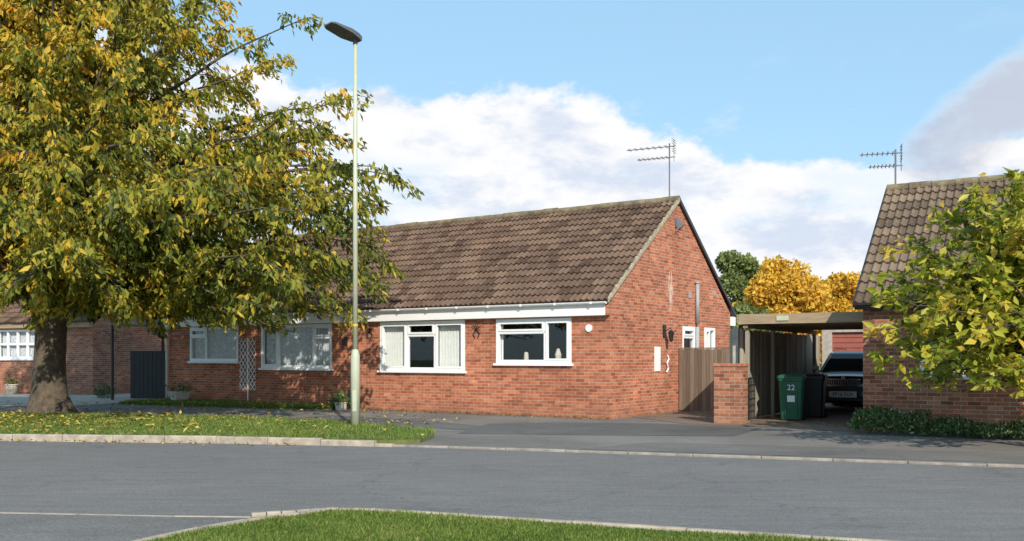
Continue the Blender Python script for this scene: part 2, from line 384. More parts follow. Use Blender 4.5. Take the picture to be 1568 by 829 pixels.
window('window_kitchen',house,mpF,*wins[0],[(0,.66,.0,.70,False),(0,.66,.70,1,True),(.66,1,0,1,True)],[(.89,1,'c'),(0,.05,'c')])
t=MB(); t.tube([(-2.4,.2,1.3),(-2.4,.2,1.34),(-2.4,.2,1.5),(-2.4,.2,1.52)],[.05,.06,.05,.03],10); t.tube([(-1.5,.2,1.3),(-1.5,.2,1.45),(-1.5,.2,1.6)],[.06,.08,.03],10); t.box(-3.0,-1.1,.12,.3,1.24,1.29); t.obj('windowsill_ornaments',M_terra,house)
window('window_lounge',house,mpF,*wins[1],[(0,.33,0,1,True),(.33,.66,0,.72,False),(.33,.66,.72,1,True),(.66,1,0,1,True)],[(0.02,.31,'v'),(.68,.98,'v')])
window('window_lounge_next_door',house,mpF,*wins[2],[(0,.25,0,1,True),(.25,.75,0,1,False),(.75,1,.0,.7,False),(.75,1,.7,1,True)],[(0.02,.98,'c')],curtmat=M_net)
window('window_kitchen_next_door',house,mpF,*wins[3],[(0,.34,0,.72,False),(0,.34,.72,1,True),(.34,1,0,1,False)],[(0.02,.98,'c')],curtmat=M_net)
window('side_window',house,mpS,*swins[0],[(0,1,0,.68,False),(0,1,.68,1,True)],[(0,.3,'c')])
window('side_window',house,mpS,*swins[1],[(0,.5,0,1,True),(.5,1,0,1,False)],[(0,1,'c')])
t=MB()
t.box(-HW-.03,-.06,-.14,-.003,EZ-.02,EZ+.25)
t.obj('white_fascia',M_white,house,bevel=.006)
t=MB()
gp=[(-.14-.005-.055+.055*math.cos(R(a)),EZ+.285+.055*math.sin(R(a))) for a in range(180,361,20)]
for k in range(len(gp)-1):
    t.face([(-HW-.05,gp[k][0],gp[k][1]),(0.0,gp[k][0],gp[k][1]),(0.0,gp[k+1][0],gp[k+1][1]),(-HW-.05,gp[k+1][0],gp[k+1][1])])
t.face([(0.0,a,b) for a,b in gp]); t.face([(-HW-.05,a,b) for a,b in gp])
for i in range(17): t.box(-.4-i*.95,-.36-i*.95,-.262,-.14,EZ+.235,EZ+.29)
t.obj('gutter',M_white,house)
t=MB(); t.tube([(-HW+.02,-.10,.0),(-HW+.02,-.10,2.3),(-HW+.02,-.2,EZ+.23)],.04,10); t.obj('downpipe',M_white,house,smooth=True)
t=MB(); t.tube([(-7.95,-.06,.0),(-7.95,-.06,.5)],.05,8); t.tube([(-7.7,-.05,.0),(-7.7,-.05,.35)],.04,8); t.obj('downpipe_stub',M_dark,house)
tiles('roof_tiles_front',house,-HW-.06,0.05,-.2,2.66,YR,ZR,15)
tiles('roof_tiles_rear',house,-HW-.06,0.05,HD+.28,2.60,YR,ZR,15)
ridge('ridge_tiles',house,-HW-.06,0.05,YR,ZR+.0)
def verge(mb,x0,x1,ya,za,yb,zb,lo,hi):
    mb.face([(x1,ya,za-lo),(x1,yb,zb-lo),(x1,yb,zb+hi),(x1,ya,za+hi)])
    mb.face([(x0,ya,za+hi),(x1,ya,za+hi),(x1,yb,zb+hi),(x0,yb,zb+hi)])
    mb.face([(x0,ya,za-lo),(x1,ya,za-lo),(x1,yb,zb-lo),(x0,yb,zb-lo)])
    mb.face([(x0,ya,za-lo),(x1,ya,za-lo),(x1,ya,za+hi),(x0,ya,za+hi)])
t=MB(); verge(t,-.02,.068,-.2,2.66,YR,ZR,.035,.06); t.obj('verge_mortar',M_mortar,house)
t=MB(); verge(t,-.02,.075,HD+.28,2.60,YR,ZR,.05,.06); t.obj('rear_verge',M_dark,house)
t=MB(); t.box(-.4,.05,HD+.01,HD+.3,2.3,2.56); t.obj('rear_eaves_box',M_white,house)
t=MB(); t.box(-.06,-.003,-.14,-.003,EZ-.02,2.64); t.obj('eaves_corbel',M_brick,house)
t=MB(); t.tube([(.06,4.75,2.3),(.06,4.75,3.35)],.055,10); t.tube([(.06,4.75,3.35),(.06,4.75,3.4)],.07,10); t.tube([(.06,4.75,2.2),(.06,4.75,.5)],.05,10); t.obj('soil_pipe',M_grey,house,smooth=True)
t=MB(); t.box(.002,.03,3.45,3.75,4.72,4.95); t.tube([(.1,3.4,4.65),(.1,3.9,4.9)],.014,5); t.tube([(.1,3.4,4.6),(.1,3.4,5.0)],.012,5); t.obj('gable_bracket',M_alu,house)
t=MB(); t.box(.002,.03,2.25,2.55,1.05,1.65); t.obj('meter_box',M_white,house,bevel=.004)
t=MB(); t.tube([(.03,2.95,1.45),(.04,3.0,1.35),(.04,2.9,1.25),(.04,2.98,1.12),(.03,2.9,1.02)],.02,6); t.obj('house_sign_ornament',M_white,house)
t=MB(); t.box(.002,.04,2.72,2.86,1.9,2.2); t.tube([(.04,2.79,2.05),(.2,2.79,2.12),(.2,2.79,2.0)],.012,6)
t.tube([(.2,2.79,1.78),(.2,2.79,1.82),(.2,2.79,2.02),(.2,2.79,2.08)],[.03,.05,.08,.02],8); t.obj('wall_lantern',M_dark,house)
t=MB()
for i in range(60):
    z=random.uniform(2.55,3.45); y=3.2+random.gauss(0,.06); L_=random.uniform(.05,.22); ww=random.uniform(.006,.02)
    t.box(.001,.003+i*.00002,y-ww,y+ww,z,z+L_)
t.obj('lime_deposit',simple('lime_deposit',(.62,.45,.36),.9,0,.25,6),house)
t=MB(); t.box(.002,.02,4.3,4.45,2.95,3.1); t.box(.002,.02,6.0,6.15,3.1,3.2); t.obj('air_vent',M_grey,house)
t=MB(); t.tube([(-.55,-.001,2.06),(-.55,-.03,2.06)],.085,18); t.obj('number_plaque',M_white,house)
def fan(x,z):
    m=MB()
    for a in (-60,-30,0,30,60):
        m.tube([(x,-.03,z),(x+.16*math.sin(R(a)),-.04,z+.2*math.cos(R(a)))],.008,5)
    for s in (-1,1): m.tube([(x,-.03,z),(x+s*.1,-.03,z-.1),(x+s*.04,-.03,z-.2)],.012,5)
    m.obj('wall_ornament',M_dark,house)
fan(-3.72,2.08); fan(-7.25,2.1)
t=MB(); t.box(-8.18,-8.08,-.03,-.002,1.72,1.95); t.tube([(-8.13,-.03,1.8),(-8.13,-.12,1.85)],.012,5); t.tube([(-8.13,-.12,1.72),(-8.13,-.12,1.9)],[.03,.05],8); t.obj('wall_lantern_front',M_dark,house)
t=MB(); tx0,tx1,tz0,tz1=-12.42,-11.72,.42,1.93
def clipline(c,s):
    pts=[]
    for x in (tx0,tx1):
        z=s*(x-tx0)+c
        if tz0<=z<=tz1: pts.append((x,z))
    for z in (tz0,tz1):
        x=tx0+(z-c)/s
        if tx0<=x<=tx1: pts.append((x,z))
    return pts[:2] if len(pts)>=2 else None
for i in range(-12,22):
    for s,dd in ((1.25,-.03),(-1.25,-.042)):
        q=clipline(tz0+i*.2,s)
        if q and abs(q[0][0]-q[1][0])>.02:
            (xa,za),(xb,zb)=q; nx=.02
            t.face([(xa,dd,za-nx),(xb,dd,zb-nx),(xb,dd,zb+nx),(xa,dd,za+nx)])
t.box(-12.1,-12.06,-.028,-.01,.1,1.93)
t.obj('trellis',M_white,house)
aerial('tv_aerial',house,(-.25,YR+.05,ZR),1.5,(-1,-.15),1.15,7)

# ============================================================ neighbour bungalow (right)
hr=empty('brick_bungalow',(6.67,18.3,0),R(-30))
w=MB(); op=[(1.0,3.4,1.05,2.1)]
wall(w,mpF,0,10,-.1,2.32,op); w.face([(0,0,-.1),(0,7.4,-.1),(0,7.4,2.4),(0,3.6,5.1),(0,0,2.4)])
w.face([(10,0,-.1),(10,7.4,-.1),(10,7.4,2.4),(10,3.6,5.1),(10,0,2.4)]); w.face([(0,7.4,-.1),(10,7.4,-.1),(10,7.4,2.4),(0,7.4,2.4)])
w.obj('brick_walls',M_brick2,hr)
window('front_window',hr,mpF,*op[0],[(0,.3,0,1,True),(.3,.7,0,1,False),(.7,1,0,1,True)],[(.02,.1,'c')],curtmat=M_net)
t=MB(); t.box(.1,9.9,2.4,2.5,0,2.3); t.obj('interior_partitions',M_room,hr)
t=MB(); t.box(-.12,10.1,-.2,-.003,2.3,2.38); t.box(-.14,10.1,-.25,-.2,2.34,2.42); t.obj('eaves_fascia',simple('dark_fascia',(.035,.03,.028),.5),hr)
tiles('roof_tiles_front',hr,-.12,10.1,-.3,2.40,3.55,5.13,13,.31,M_tile2)
tiles('roof_tiles_rear',hr,-.12,10.1,7.5,2.40,3.55,5.13,13,.31,M_tile2)
ridge('ridge_tiles',hr,-.12,10.1,3.55,5.13)
t=MB(); verge(t,-.06,-.135,-.3,2.40,3.55,5.13,.04,.05); t.obj('verge_mortar',M_dark,hr)
aerial('tv_aerial',hr,(.06,3.55,5.15),.85,(-1,-.25),.75,7)
text('7','house_number',.2,hr,(.2,-.01,1.45),(R(90),0,0),M_dark)

# ============================================================ house on the left
hl=empty('brick_house',(-15.4,35.4,0),R(-24))
w=MB(); op=[(-5.0,-2.35,1.33,2.45)]
wall(w,mpF,-12,0,-.1,2.6,op); w.face([(0,0,-.1),(0,7.5,-.1),(0,7.5,2.6),(0,3.75,5.4),(0,0,2.6)])
w.face([(-12,0,-.1),(-12,7.5,-.1),(-12,7.5,2.6),(-12,3.75,5.4),(-12,0,2.6)]); w.face([(0,7.5,-.1),(-12,7.5,-.1),(-12,7.5,2.6),(0,7.5,2.6)])
w.obj('brick_walls',M_brick2,hl)
window('front_window',hl,mpF,*op[0],[(i/5,(i+1)/5,j/2,(j+1)/2,False) for i in range(5) for j in range(2)],[(.02,.98,'c')],curtmat=M_net)
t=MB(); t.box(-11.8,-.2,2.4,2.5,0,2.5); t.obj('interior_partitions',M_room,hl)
t=MB(); t.box(-12,.0,-.2,-.003,2.5,2.7); t.obj('timber_fascia',M_timber,hl)
tiles('roof_tiles_front',hl,-12.05,.06,-.25,2.7,3.75,5.5,14,.31)
tiles('roof_tiles_rear',hl,-12.05,.06,7.75,2.7,3.75,5.5,14,.31)
ridge('ridge_tiles',hl,-12.05,.06,3.75,5.5)
cp=empty('porch_canopy',(*P(165,Y=31.2),0),R(-12))
t=MB(); t.box(0,2.6,0,3.2,2.44,2.56); t.obj('flat_roof',simple('felt_roof',(.28,.29,.30),.8),cp)
t=MB(); t.tube([(.1,.1,0),(.1,.1,2.44)],.05,8); t.tube([(.1,3,0),(.1,3,2.44)],.05,8); t.obj('posts',M_dark,cp)
t=MB()
for i in range(8): t.box(.62+i*.16,.77+i*.16,.3,.33,.05,1.6)
t.box(.58,1.92,.33,.37,.3,.4); t.box(.58,1.92,.33,.37,1.3,1.4)
t.obj('black_gate_boards',M_black,cp)
t=MB(); t.tube([(1.75,.3,2.44),(1.75,.3,2.2)],.008,4); t.tube([(1.75,.3,2.0),(1.75,.3,2.1),(1.75,.3,2.2)],[.08,.16,.18],10); t.obj('hanging_basket',M_bark,cp)
nb=250; pb=rng.normal(size=(nb,3))*.13; pb[:,2]=abs(pb[:,2]);
leaves('basket_plants',pb+[1.75,.3,2.15],rng.normal(size=(nb,3)),np.full(nb,.1),np.full(nb,.05),rng.random(nb),M_ivy,cp)
t=MB(); t.box(.2,3.4,4.6,4.7,0,2.5); t.obj('rear_wall',M_brick2,cp)
t=MB(); t.box(1.3,2.0,4.55,4.598,.05,2.0); t.obj('porch_door',M_white,cp)

# ============================================================ carport
ca=empty('carport',(4.88,20.5,0),R(-30))
t=MB()
t.box(-.05,2.75,.05,6.6,2.24,2.28)
t.obj('roof_sheet',simple('carport_felt',(.3,.3,.28),.8),ca)
t=MB(); t.box(-.08,2.75,0,.045,2.1,2.31,tint=.6); t.box(-.10,-.055,.0,6.6,2.12,2.3,tint=.5); t.obj('timber_fascia',M_timber,ca)
t=MB()
for i in range(9): t.box(0,2.72,.5+i*.7,.55+i*.7,2.12,2.237,tint=.4)
t.box(.02,.12,.05,6.6,2.02,2.117,tint=.3)
t.obj('rafters',M_timber,ca)
t=MB()
for yy in (.15,2.2,4.3,6.4): t.box(.04,.12,yy,yy+.08,0,2.02,tint=.3)
t.obj('posts',M_fence,ca)
t=MB(); t.box(.75,1.0,-.02,-.003,2.16,2.26); t.obj('address_plate',simple('plate_cream',(.5,.5,.35),.5),ca)
fe=empty('wooden_fence',(5.06,21.07,0),R(-30))
t=MB(); y=0
while y<7.5:
    wd=random.uniform(.13,.15); dx=random.uniform(-.006,.006)
    t.box(-.02+dx,.0+dx,y,y+wd-.008,.03,2.0+random.uniform(-.02,.02),tint=random.random()); y+=wd
t.box(-.07,-.025,0,7.5,.4,.48); t.box(-.07,-.025,0,7.5,1.6,1.68)
t.box(-.3,-.022,-.02,.0,.03,2.02,tint=.9)
t.obj('boards',M_fence,fe)
t=MB(); t.box(-.2,-.08,-.12,-.03,0,2.05); t.obj('concrete_post',M_conc,fe)
sf=empty('wooden_fence',(4.26,24.72,0),R(-34))
t=MB(); x=0.03
while x<2.6:
    t.box(x,x+.098,0,.02,.04,1.6+random.uniform(-.008,.008),tint=random.random()); x+=.104
t.box(0.03,2.6,.02,.06,.35,.43); t.box(0.03,2.6,.02,.06,1.3,1.38); t.box(0.03,2.6,-.01,.04,1.61,1.64)
t.obj('boards',M_gate,sf)
bp=empty('brick_pier',(4.26,20.32,0),R(-30))
t=MB(); t.box(0,.62,0,.36,-.05,1.2); t.obj('brickwork',M_brick2,bp)
t=MB(); t.box(-.02,.64,-.02,.38,1.2,1.265); t.obj('coping',M_brick,bp,bevel=.01)
ig=empty('iron_gate',(4.86,20.2,0),R(60))
t=MB()
for i in range(9): t.tube([(i*.1,0,.08),(i*.1,0,.95)],.012,5)
for zz in (.08,.5,.95): t.tube([(0,0,zz),(.85,0,zz)],.015,5)
for i in range(8):
    t.tube([(i*.1+.05+.04*math.cos(a*.7),0,.73+.08*math.sin(a*.7)) for a in range(10)],.007,4)
    t.tube([(i*.1+.05+.04*math.cos(a*.7),0,.3+.08*math.sin(a*.7)) for a in range(10)],.007,4)
t.obj('bars',M_dark,ig)
ga=empty('garage',(9.1,28.1,0),R(-30))
t=MB(); wall(t,mpF,-.05,3.2,0,2.5,[(.22,2.7,0,2.12)],0,.1); t.face([(-.05,0,0),(-.05,5,0),(-.05,5,2.5),(-.05,0,2.5)]); t.face([(3.2,0,0),(3.2,5,0),(3.2,5,2.5),(3.2,0,2.5)]); t.face([(-.05,5,0),(3.2,5,0),(3.2,5,2.5),(-.05,5,2.5)])
t.obj('walls',M_conc,ga)
t=MB(); t.box(-.15,3.3,-.15,5.1,2.503,2.62); t.obj('flat_roof',M_grey,ga)
t=MB()
for i in range(14): t.box(.22,2.7,.08,.1,i*.15+.02,i*.15+.145)
t.box(.22,2.7,.101,.12,0,2.12); t.obj('garage_door',M_red,ga)

# ============================================================ wheelie bins
def wheelie(loc,rz,mat,label=None):
    e=empty('wheelie_bin',(*loc,0),rz); m=MB()
    def ring(hw,y0,y1,z):
        c=.04; return [(-hw+c,y0,z),(hw-c,y0,z),(hw,y0+c,z),(hw,y1-c,z),(hw-c,y1,z),(-hw+c,y1,z),(-hw,y1-c,z),(-hw,y0+c,z)]
    m.ring_loft([ring(.22,-.22,.25,.03),ring(.235,-.25,.28,.3),ring(.26,-.30,.30,.88),ring(.285,-.33,.33,.885),ring(.285,-.33,.33,.93)])
    for s in (-1,1): m.box(s*.12-.012,s*.12+.012,-.29,-.24,.12,.8)
    m.obj('body',mat,e,bevel=.006)
    m=MB(); m.ring_loft([ring(.295,-.36,.33,.935),ring(.295,-.36,.33,.965),ring(.27,-.32,.31,1.0),ring(.2,-.2,.25,1.02)])
    m.tube([(-.22,.38,.96),(.22,.38,.96)],.02,8); m.box(-.24,-.2,.3,.4,.93,.97); m.box(.2,.24,.3,.4,.93,.97); m.obj('lid',mat,e)
    m=MB()
    for s in (-1,1): m.tube([(s*.2,.28,.1),(s*.27,.28,.1)],.1,16)
    m.tube([(-.2,.28,.1),(.2,.28,.1)],.015,6); m.obj('wheels',M_tyre,e)
    if label:
        m=MB(); m.box(-.08,.08,-.30,-.296,.42,.56); m.obj('label',M_plate,e)
        text(label,'number',.17,e,(0,-.306,.73),(R(90-4),0,0),M_plate)
wheelie((6.19,21.3),R(-20),M_bin,'22')
wheelie((6.98,22.3),R(-25),M_binb)

# ============================================================ parked car
car=empty('parked_car',(4.88+.866*1.12+.5*5.0, 20.5-.5*1.12+.866*5.0,0),R(-30))
def sec(y,hw,zb,zt):
    h=zt-zb; Q=[(.0,zb),(.75,zb),(.94,zb+.05),(1,zb+h*.3),(1,zb+h*.6),(.975,zb+h*.8),(.9,zt-.03),(.6,zt),(0,zt+.015)]
    r=[(x*hw,y,z) for x,z in Q]; l=[(-x*hw,y,z) for x,z in Q[-2:0:-1]]
    return r+l
m=MB(); m.ring_loft([sec(-.02,.62,.34,.70),sec(0,.74,.30,.80),sec(.06,.83,.25,.88),sec(.2,.875,.22,.94),sec(.55,.9,.2,1.0),sec(1.0,.905,.2,1.04),sec(2.2,.905,.2,1.07),sec(3.6,.9,.2,1.08),sec(4.05,.86,.25,1.05),sec(4.2,.78,.32,.98)])
o=m.obj('body',M_car,car,smooth=True); sb=o.modifiers.new('s','SUBSURF'); sb.levels=2; sb.render_levels=2
m=MB()
def cab(y0,y1,hw,z): return [(-hw*.85,y0-.06 if z<1.3 else y0-.03,z),(hw*.85,y0-.06 if z<1.3 else y0-.03,z),(hw,y0+.12,z),(hw,y1-.1,z),(hw*.85,y1,z),(-hw*.85,y1,z),(-hw,y1-.1,z),(-hw,y0+.12,z)]
m.ring_loft([cab(.95,4.05,.83,1.0),cab(1.58,3.75,.69,1.5),cab(1.75,3.65,.63,1.555),cab(2.1,3.3,.4,1.575)])
m.obj('cabin',M_car,car)
m=MB()
def fr(u,v,o=.012):
    y=(.89+(1.55-.89)*v); z=1.0+.5*v; hw=(.83*.85)+(.69*.85-.83*.85)*v
    return (u*hw*1.06,y-o+abs(u)**4*.03,z+o)
m.face([fr(-.97,.08),fr(.97,.08),fr(.93,.93),fr(-.93,.93)])
for s in (-1,1):
    m.face([(s*.822,1.25,1.06),(s*.822,3.7,1.08),(s*.71,3.5,1.47),(s*.71,1.75,1.47)])
m.obj('windows',M_carglass,car)
m=MB()
for s in (-1,1):
    m.tube([fr(s*1.0,.02,.02),fr(s*.98,.97,.02)],.02,6)
m.obj('pillars',M_car,car)
m=MB()
for s in (-1,1):
    m.tube([(s*.6,1.8,1.58),(s*.6,2.0,1.62),(s*.6,3.4,1.62),(s*.6,3.6,1.57)],.015,6)
    m.ring_loft([[(s*.88,1.25+dy,1.1+dz) for dy,dz in ((0,-.05),(.06,-.05),(.06,.06),(0,.06))],
                 [(s*1.06,1.22+dy,1.11+dz) for dy,dz in ((0,-.07),(.08,-.07),(.08,.07),(0,.07))]])
m.obj('mirrors_and_rails',M_car,car)
m=MB()
for s in (-1,1):
    pts=[(s*.48,-.02,.72),(s*.80,.1,.73),(s*.84,.2,.84),(s*.5,.05,.83)]
    m.ring_loft([[(x,y-.03,z) for x,y,z in pts],[(x*.95,y+.1,z) for x,y,z in pts]])
    m.tube([(s*.62,-.02,.42),(s*.62,.06,.42)],.055,12)
m.obj('headlights',M_head,car)
m=MB(); m.box(-.42,.42,-.05,.0,.70,.83); m.box(-.6,.6,-.04,.02,.30,.36); m.box(-.55,.55,-.045,.0,.52,.64)
m.obj('grille_and_intake',M_black,car)
m=MB()
for i in range(15): m.box(-.40+i*.056,-.39+i*.056,-.058,-.05,.715,.815)
m.box(-.44,.44,-.062,-.045,.83,.85); m.box(-.44,.44,-.062,-.045,.685,.70); m.tube([(0,-.07,.885),(0,-.03,.885)],.045,14)
m.obj('grille_trim',M_chrome,car)
m=MB(); m.box(-.33,.33,-.075,-.065,.385,.54); m.obj('number_plate',M_plate,car)
text('FP16 FUV','plate_text',.125,car,(0,-.078,.462),(R(90),0,0),M_black)
m=MB()
for s in (-1,1):
    for yy in (.8,3.4): m.tube([(s*.68,yy,.32),(s*.9,yy,.32)],.32,24)
m.obj('tyres',M_tyre,car)

# ============================================================ street lamp
lx,ly=P(544,Y=18.8)
sl=empty('street_lamp',(lx,ly,0))
m=MB(); m.tube([(0,0,-.02),(0,0,1.42),(0,0,1.5),(0,0,1.55)],[.092,.09,.07,.052],16); m.tube([(0,0,1.5),(0,0,7.55)],[.053,.038],12); m.obj('column',M_lamp,sl,smooth=True)
m=MB(); m.tube([(0,0,2.0),(0,0,2.04)],.055,12); m.obj('band',M_yellow,sl)
m=MB(); m.box(-.04,.04,-.0925,-.088,.35,.75); m.obj('access_door',M_lamp,sl)
m=MB(); dv=Vector((-.66,-.58,.20)).normalized(); sd=Vector((-dv.y,dv.x,0)).normalized(); nu=sd.cross(dv) ; nu=nu if nu.z>0 else -nu
b0=Vector((.08,.07,7.60))
def lring(t_,w_,th):
    c=b0+dv*t_; return [c-sd*w_-nu*th*.5,c+sd*w_-nu*th*.5,c+sd*w_*.8+nu*th,c-sd*w_*.8+nu*th]
m.ring_loft([lring(0,.08,.06),lring(.1,.15,.07),lring(.3,.22,.065),lring(.66,.2,.035),lring(.73,.14,.02)])
m.tube([(0,0,7.5),(0,0,7.66)],.045,12)
m.obj('lantern_head',simple('lantern_grey',(.09,.095,.10),.45),sl)

# ============================================================ ground
g=MB(); g.face([(-400,-400,-.07),(400,-400,-.07),(400,400,-.07),(-400,400,-.07)]); g.obj('ground',M_field)
Fx=[-60,-25,-14,-8.8,-5,-2.36,-1.38,2.06,6.6,14,60]; Fy=[23.5,18.8,17.2,16.55,16.1,15.55,15.3,14.1,12.5,9.8,-7]
Nx=[-60,-15,-4.67,-2.9,-2.3,-1.95,-1.65,-1.3,2.34,6,60]; Ny=[14,9.8,8.74,8.54,8.50,8.66,8.80,8.72,7.36,6.0,-14]
fk=lambda x:float(np.interp(x,Fx,Fy)); nk=lambda x:float(np.interp(x,Nx,Ny))
xs=sorted(set(list(np.linspace(-60,60,161))+Fx+Nx))
def strip(name,lo,hi,z,mat,xs=xs):
    m=MB()
    for a,b in zip(xs[:-1],xs[1:]): m.face([(a,lo(a),z),(b,lo(b),z),(b,hi(b),z),(a,hi(a),z)])
    return m.obj(name,mat)
strip('road',lambda x:nk(x)-.06,lambda x:fk(x)+.06,-.03,M_road)
strip('pavement',fk,lambda x:70,0,M_pave)
strip('pavement',lambda x:-25,nk,-.012,asphalt('near_pavement_asphalt',.155,.25,.5,(1.06,1,.94)))
def kerbline(m,fn,x0,x1,z0,z1,wd,out=1,st=.9):
    x=x0
    while x<x1-1e-6:
        xe=min(x+st,x1); ya,yb=fn(x),fn(xe); d=Vector((xe-x,yb-ya)).normalized()*.006; n=Vector((-(yb-ya),xe-x)).normalized()*wd*out
        A=Vector((x+d.x,ya+d.y)); B=Vector((xe-d.x,yb-d.y)); z=z1((x+xe)/2) if callable(z1) else z1; z+=random.uniform(-.003,.003)
        m.ring_loft([[(p.x,p.y,z0) for p in (A,B,B+n,A+n)],[(p.x,p.y,z-.012) for p in (A,B,B+n,A+n)],[(p.x,p.y,z) for p in (A+n*.12,B+n*.12,B+n*.95,A+n*.95)]])
        x=xe
m=MB(); kerbline(m,lambda x:fk(x)-.13,-40,-1.9,-.05,lambda x:.085 if x<-3.0 else .085-(x+3)*.075,.13,1,.9)
m.obj('kerb',M_kerb)
m=MB(); kerbline(m,lambda x:fk(x)-.07,-1.9,40,-.05,.004,.07,1,.9); m.obj('dropped_kerb',M_kerb2)
m=MB(); kerbline(m,lambda x:nk(x)-.03,-30,-2.3,-.05,-.008,.045,1,.9); kerbline(m,lambda x:nk(x),-2.3,-1.3,-.05,.02,.06,1,.12); kerbline(m,lambda x:nk(x)+.02,-1.3,20,-.05,.022,.065,1,.9); m.obj('kerb',M_kerb)
def ptpoly(poly,pts):
    x,y=pts[:,0],pts[:,1]; c=np.zeros(len(pts),bool); j=len(poly)-1
    for i in range(len(poly)):
        xi,yi=poly[i]; xj,yj=poly[j]
        k=((yi>y)!=(yj>y))&(x<(xj-xi)*(y-yi)/(yj-yi+1e-12)+xi); c^=k; j=i
    return c
def fillpoly(name,poly,z,mat,zb=None):
    m=MB(); m.face([(x,y,z) for x,y in poly])
    if zb is not None:
        for i in range(len(poly)):
            a=poly[i]; b=poly[(i+1)%len(poly)]; m.face([(*a,zb),(*b,zb),(*b,z),(*a,z)])
    return m.obj(name,mat)
def scatter(poly,n):
    p=np.array(poly); lo=p.min(0); hi=p.max(0); out=[]; k=0
    while k<n:
        q=rng.random((n*2,2))*(hi-lo)+lo; q=q[ptpoly(poly,q)]; out.append(q); k+=len(q)
    return np.concatenate(out)[:n]
def grass(name,poly,n,z,L,W,parent=None,tb=.5):
    q=scatter(poly,n); p=np.column_stack([q,np.full(n,z)])
    a=rng.normal(size=(n,3))*.6; a[:,2]=1
    cl=np.sin(q[:,0]*3.1+np.sin(q[:,1]*2.3)*2)*np.sin(q[:,1]*3.7+q[:,0])+.5*np.sin(q[:,0]*9+np.sin(q[:,1]*7))*np.sin(q[:,1]*11)
    leaves(name,p,a,L*(.45+rng.random(n))*(1+.3*cl),W*(.6+.8*rng.random(n)),tb+cl*.13+rng.normal(size=n)*.24,M_grass,parent,fold=.05)
verge_poly=[(x,fk(x)+.02) for x in np.linspace(-22,-1.95,24)]+[(-1.5,15.7),(-1.35,16.6),(-1.43,17.7),(-2.2,18.6),(-2.9,19.3),(-4.2,20.4),(-5.6,21.3),(-8,22.2),(-12,22.9),(-16,23.4),(-22,24)]
fillpoly('grass_verge',verge_poly,.06,M_soil,-.02)
grass('verge_grass',verge_poly,100000,.055,.06,.013,tb=.52)
near_poly=[(-1.64,8.72),(-1.3,8.68),(2.34,7.32),(6,5.95),(6,2),(-3.2,2),(-3.2,5.5),(-2.95,6.6),(-2.72,7.3),(-2.45,7.8),(-2.2,8.15),(-1.85,8.5)]
fillpoly('near_grass',near_poly,.008,M_soil,-.05)
vis=[(-1.64,8.68),(-1.3,8.62),(2.34,7.26),(4.6,6.4),(4.6,6.1),(-2.9,6.1),(-2.93,6.6),(-2.70,7.3),(-2.42,7.78),(-2.17,8.12),(-1.82,8.46)]
grass('near_grass_blades',vis,120000,.006,.038,.007,tb=.47)
m=MB()
edge=[(-1.66,8.78),(-1.88,8.55),(-2.24,8.18),(-2.5,7.82),(-2.77,7.3),(-3.0,6.6),(-3.25,5.5)]
for a,b in zip(edge[:-1],edge[1:]):
    k=max(1,int(math.hypot(b[0]-a[0],b[1]-a[1])/.4))
    for i in range(k):
        p=Vector(a).lerp(Vector(b),(i+.02)/k); q=Vector(a).lerp(Vector(b),(i+.98)/k); d=(q-p).normalized(); n=Vector((d.y,-d.x))*-.06
        m.ring_loft([[(*v,-.05) for v in (p,q,q-n,p-n)],[(*v,.02) for v in (p,q,q-n,p-n)]])
m.obj('grass_edging_kerb',M_kerb)
axF=Vector((.829,-.56)); axS=Vector((.56,.829)); O=Vector((2.22,21.7))
def HL(x,y): v=O+axF*x+axS*y; return (v.x,v.y)
gp=[HL(-15.5,-.02),HL(-8.2,-.02),HL(-7.9,-.8),HL(-9.5,-1.3),HL(-13,-1.9),HL(-15.2,-2.2)]
fillpoly('garden_strip',gp,.03,M_soil,-.02); grass('garden_grass',gp,30000,.025,.09,.015)
fillpoly('left_forecourt',[(-30,27),(-18,26.6),(-12.6,27.6),(-11.6,30.0),(-12,36),(-30,42)],.008,simple('forecourt_concrete',(.34,.31,.26),.9,0,.25,2,.3,30))
fillpoly('driveway',[HL(.02,1.0),HL(.02,7.5),HL(3.0,7.0),(9.8,29.5),(11.9,27.6),(7.4,18.6),(6.4,18.1),(3.6,20.2)],.006,M_drive)
M_patch_shadow=asphalt('patch_and_shadow_asphalt',.115,.25,.45,(1.04,1,.95))  # darker tone: patched tarmac, with pavement shadow patches painted into the colour too
fillpoly('pavement_patch_and_shadow',[(-1.0,17.6),(1.0,17.3),(3.9,17.0),(4.9,18.9),(3.2,20.2),(1.0,20.6),(-.5,20.2)],.004,M_patch_shadow)
fillpoly('pavement_patch_and_shadow',[(1.0,14.62),(7.2,12.5),(8.4,13.6),(2.4,15.9)],.004,asphalt('patch_asphalt_light',.15,.3,.5,(1.08,1,.92)))
fillpoly('pavement_patch_and_shadow',[(-5.2,21.7),(-2.3,19.6),(-.9,18.4),(-.5,19.4),(-1.9,21.2),(-4.4,23.2)],.005,M_patch_shadow)
def litter(name,q,z,L=.10,t0=.55):
    n=len(q); a=rng.normal(size=(n,3)); a[:,2]*=.25
    leaves(name,np.column_stack([q,np.full(n,z)+rng.random(n)*.03]),a,L*(.6+.7*rng.random(n)),L*.55*(.6+.6*rng.random(n)),t0+rng.normal(size=n)*.25,M_fallen,flat=True,fold=.2)
q=scatter(verge_poly,9000); d=np.hypot((q[:,0]+11.5)/1.25,(q[:,1]-20.3)*1.0); keep=rng.random(len(q))<np.exp(-(d/3.9)**2)*.50+.025; litter('fallen_leaves_verge',q[keep],.09,.12,.58)
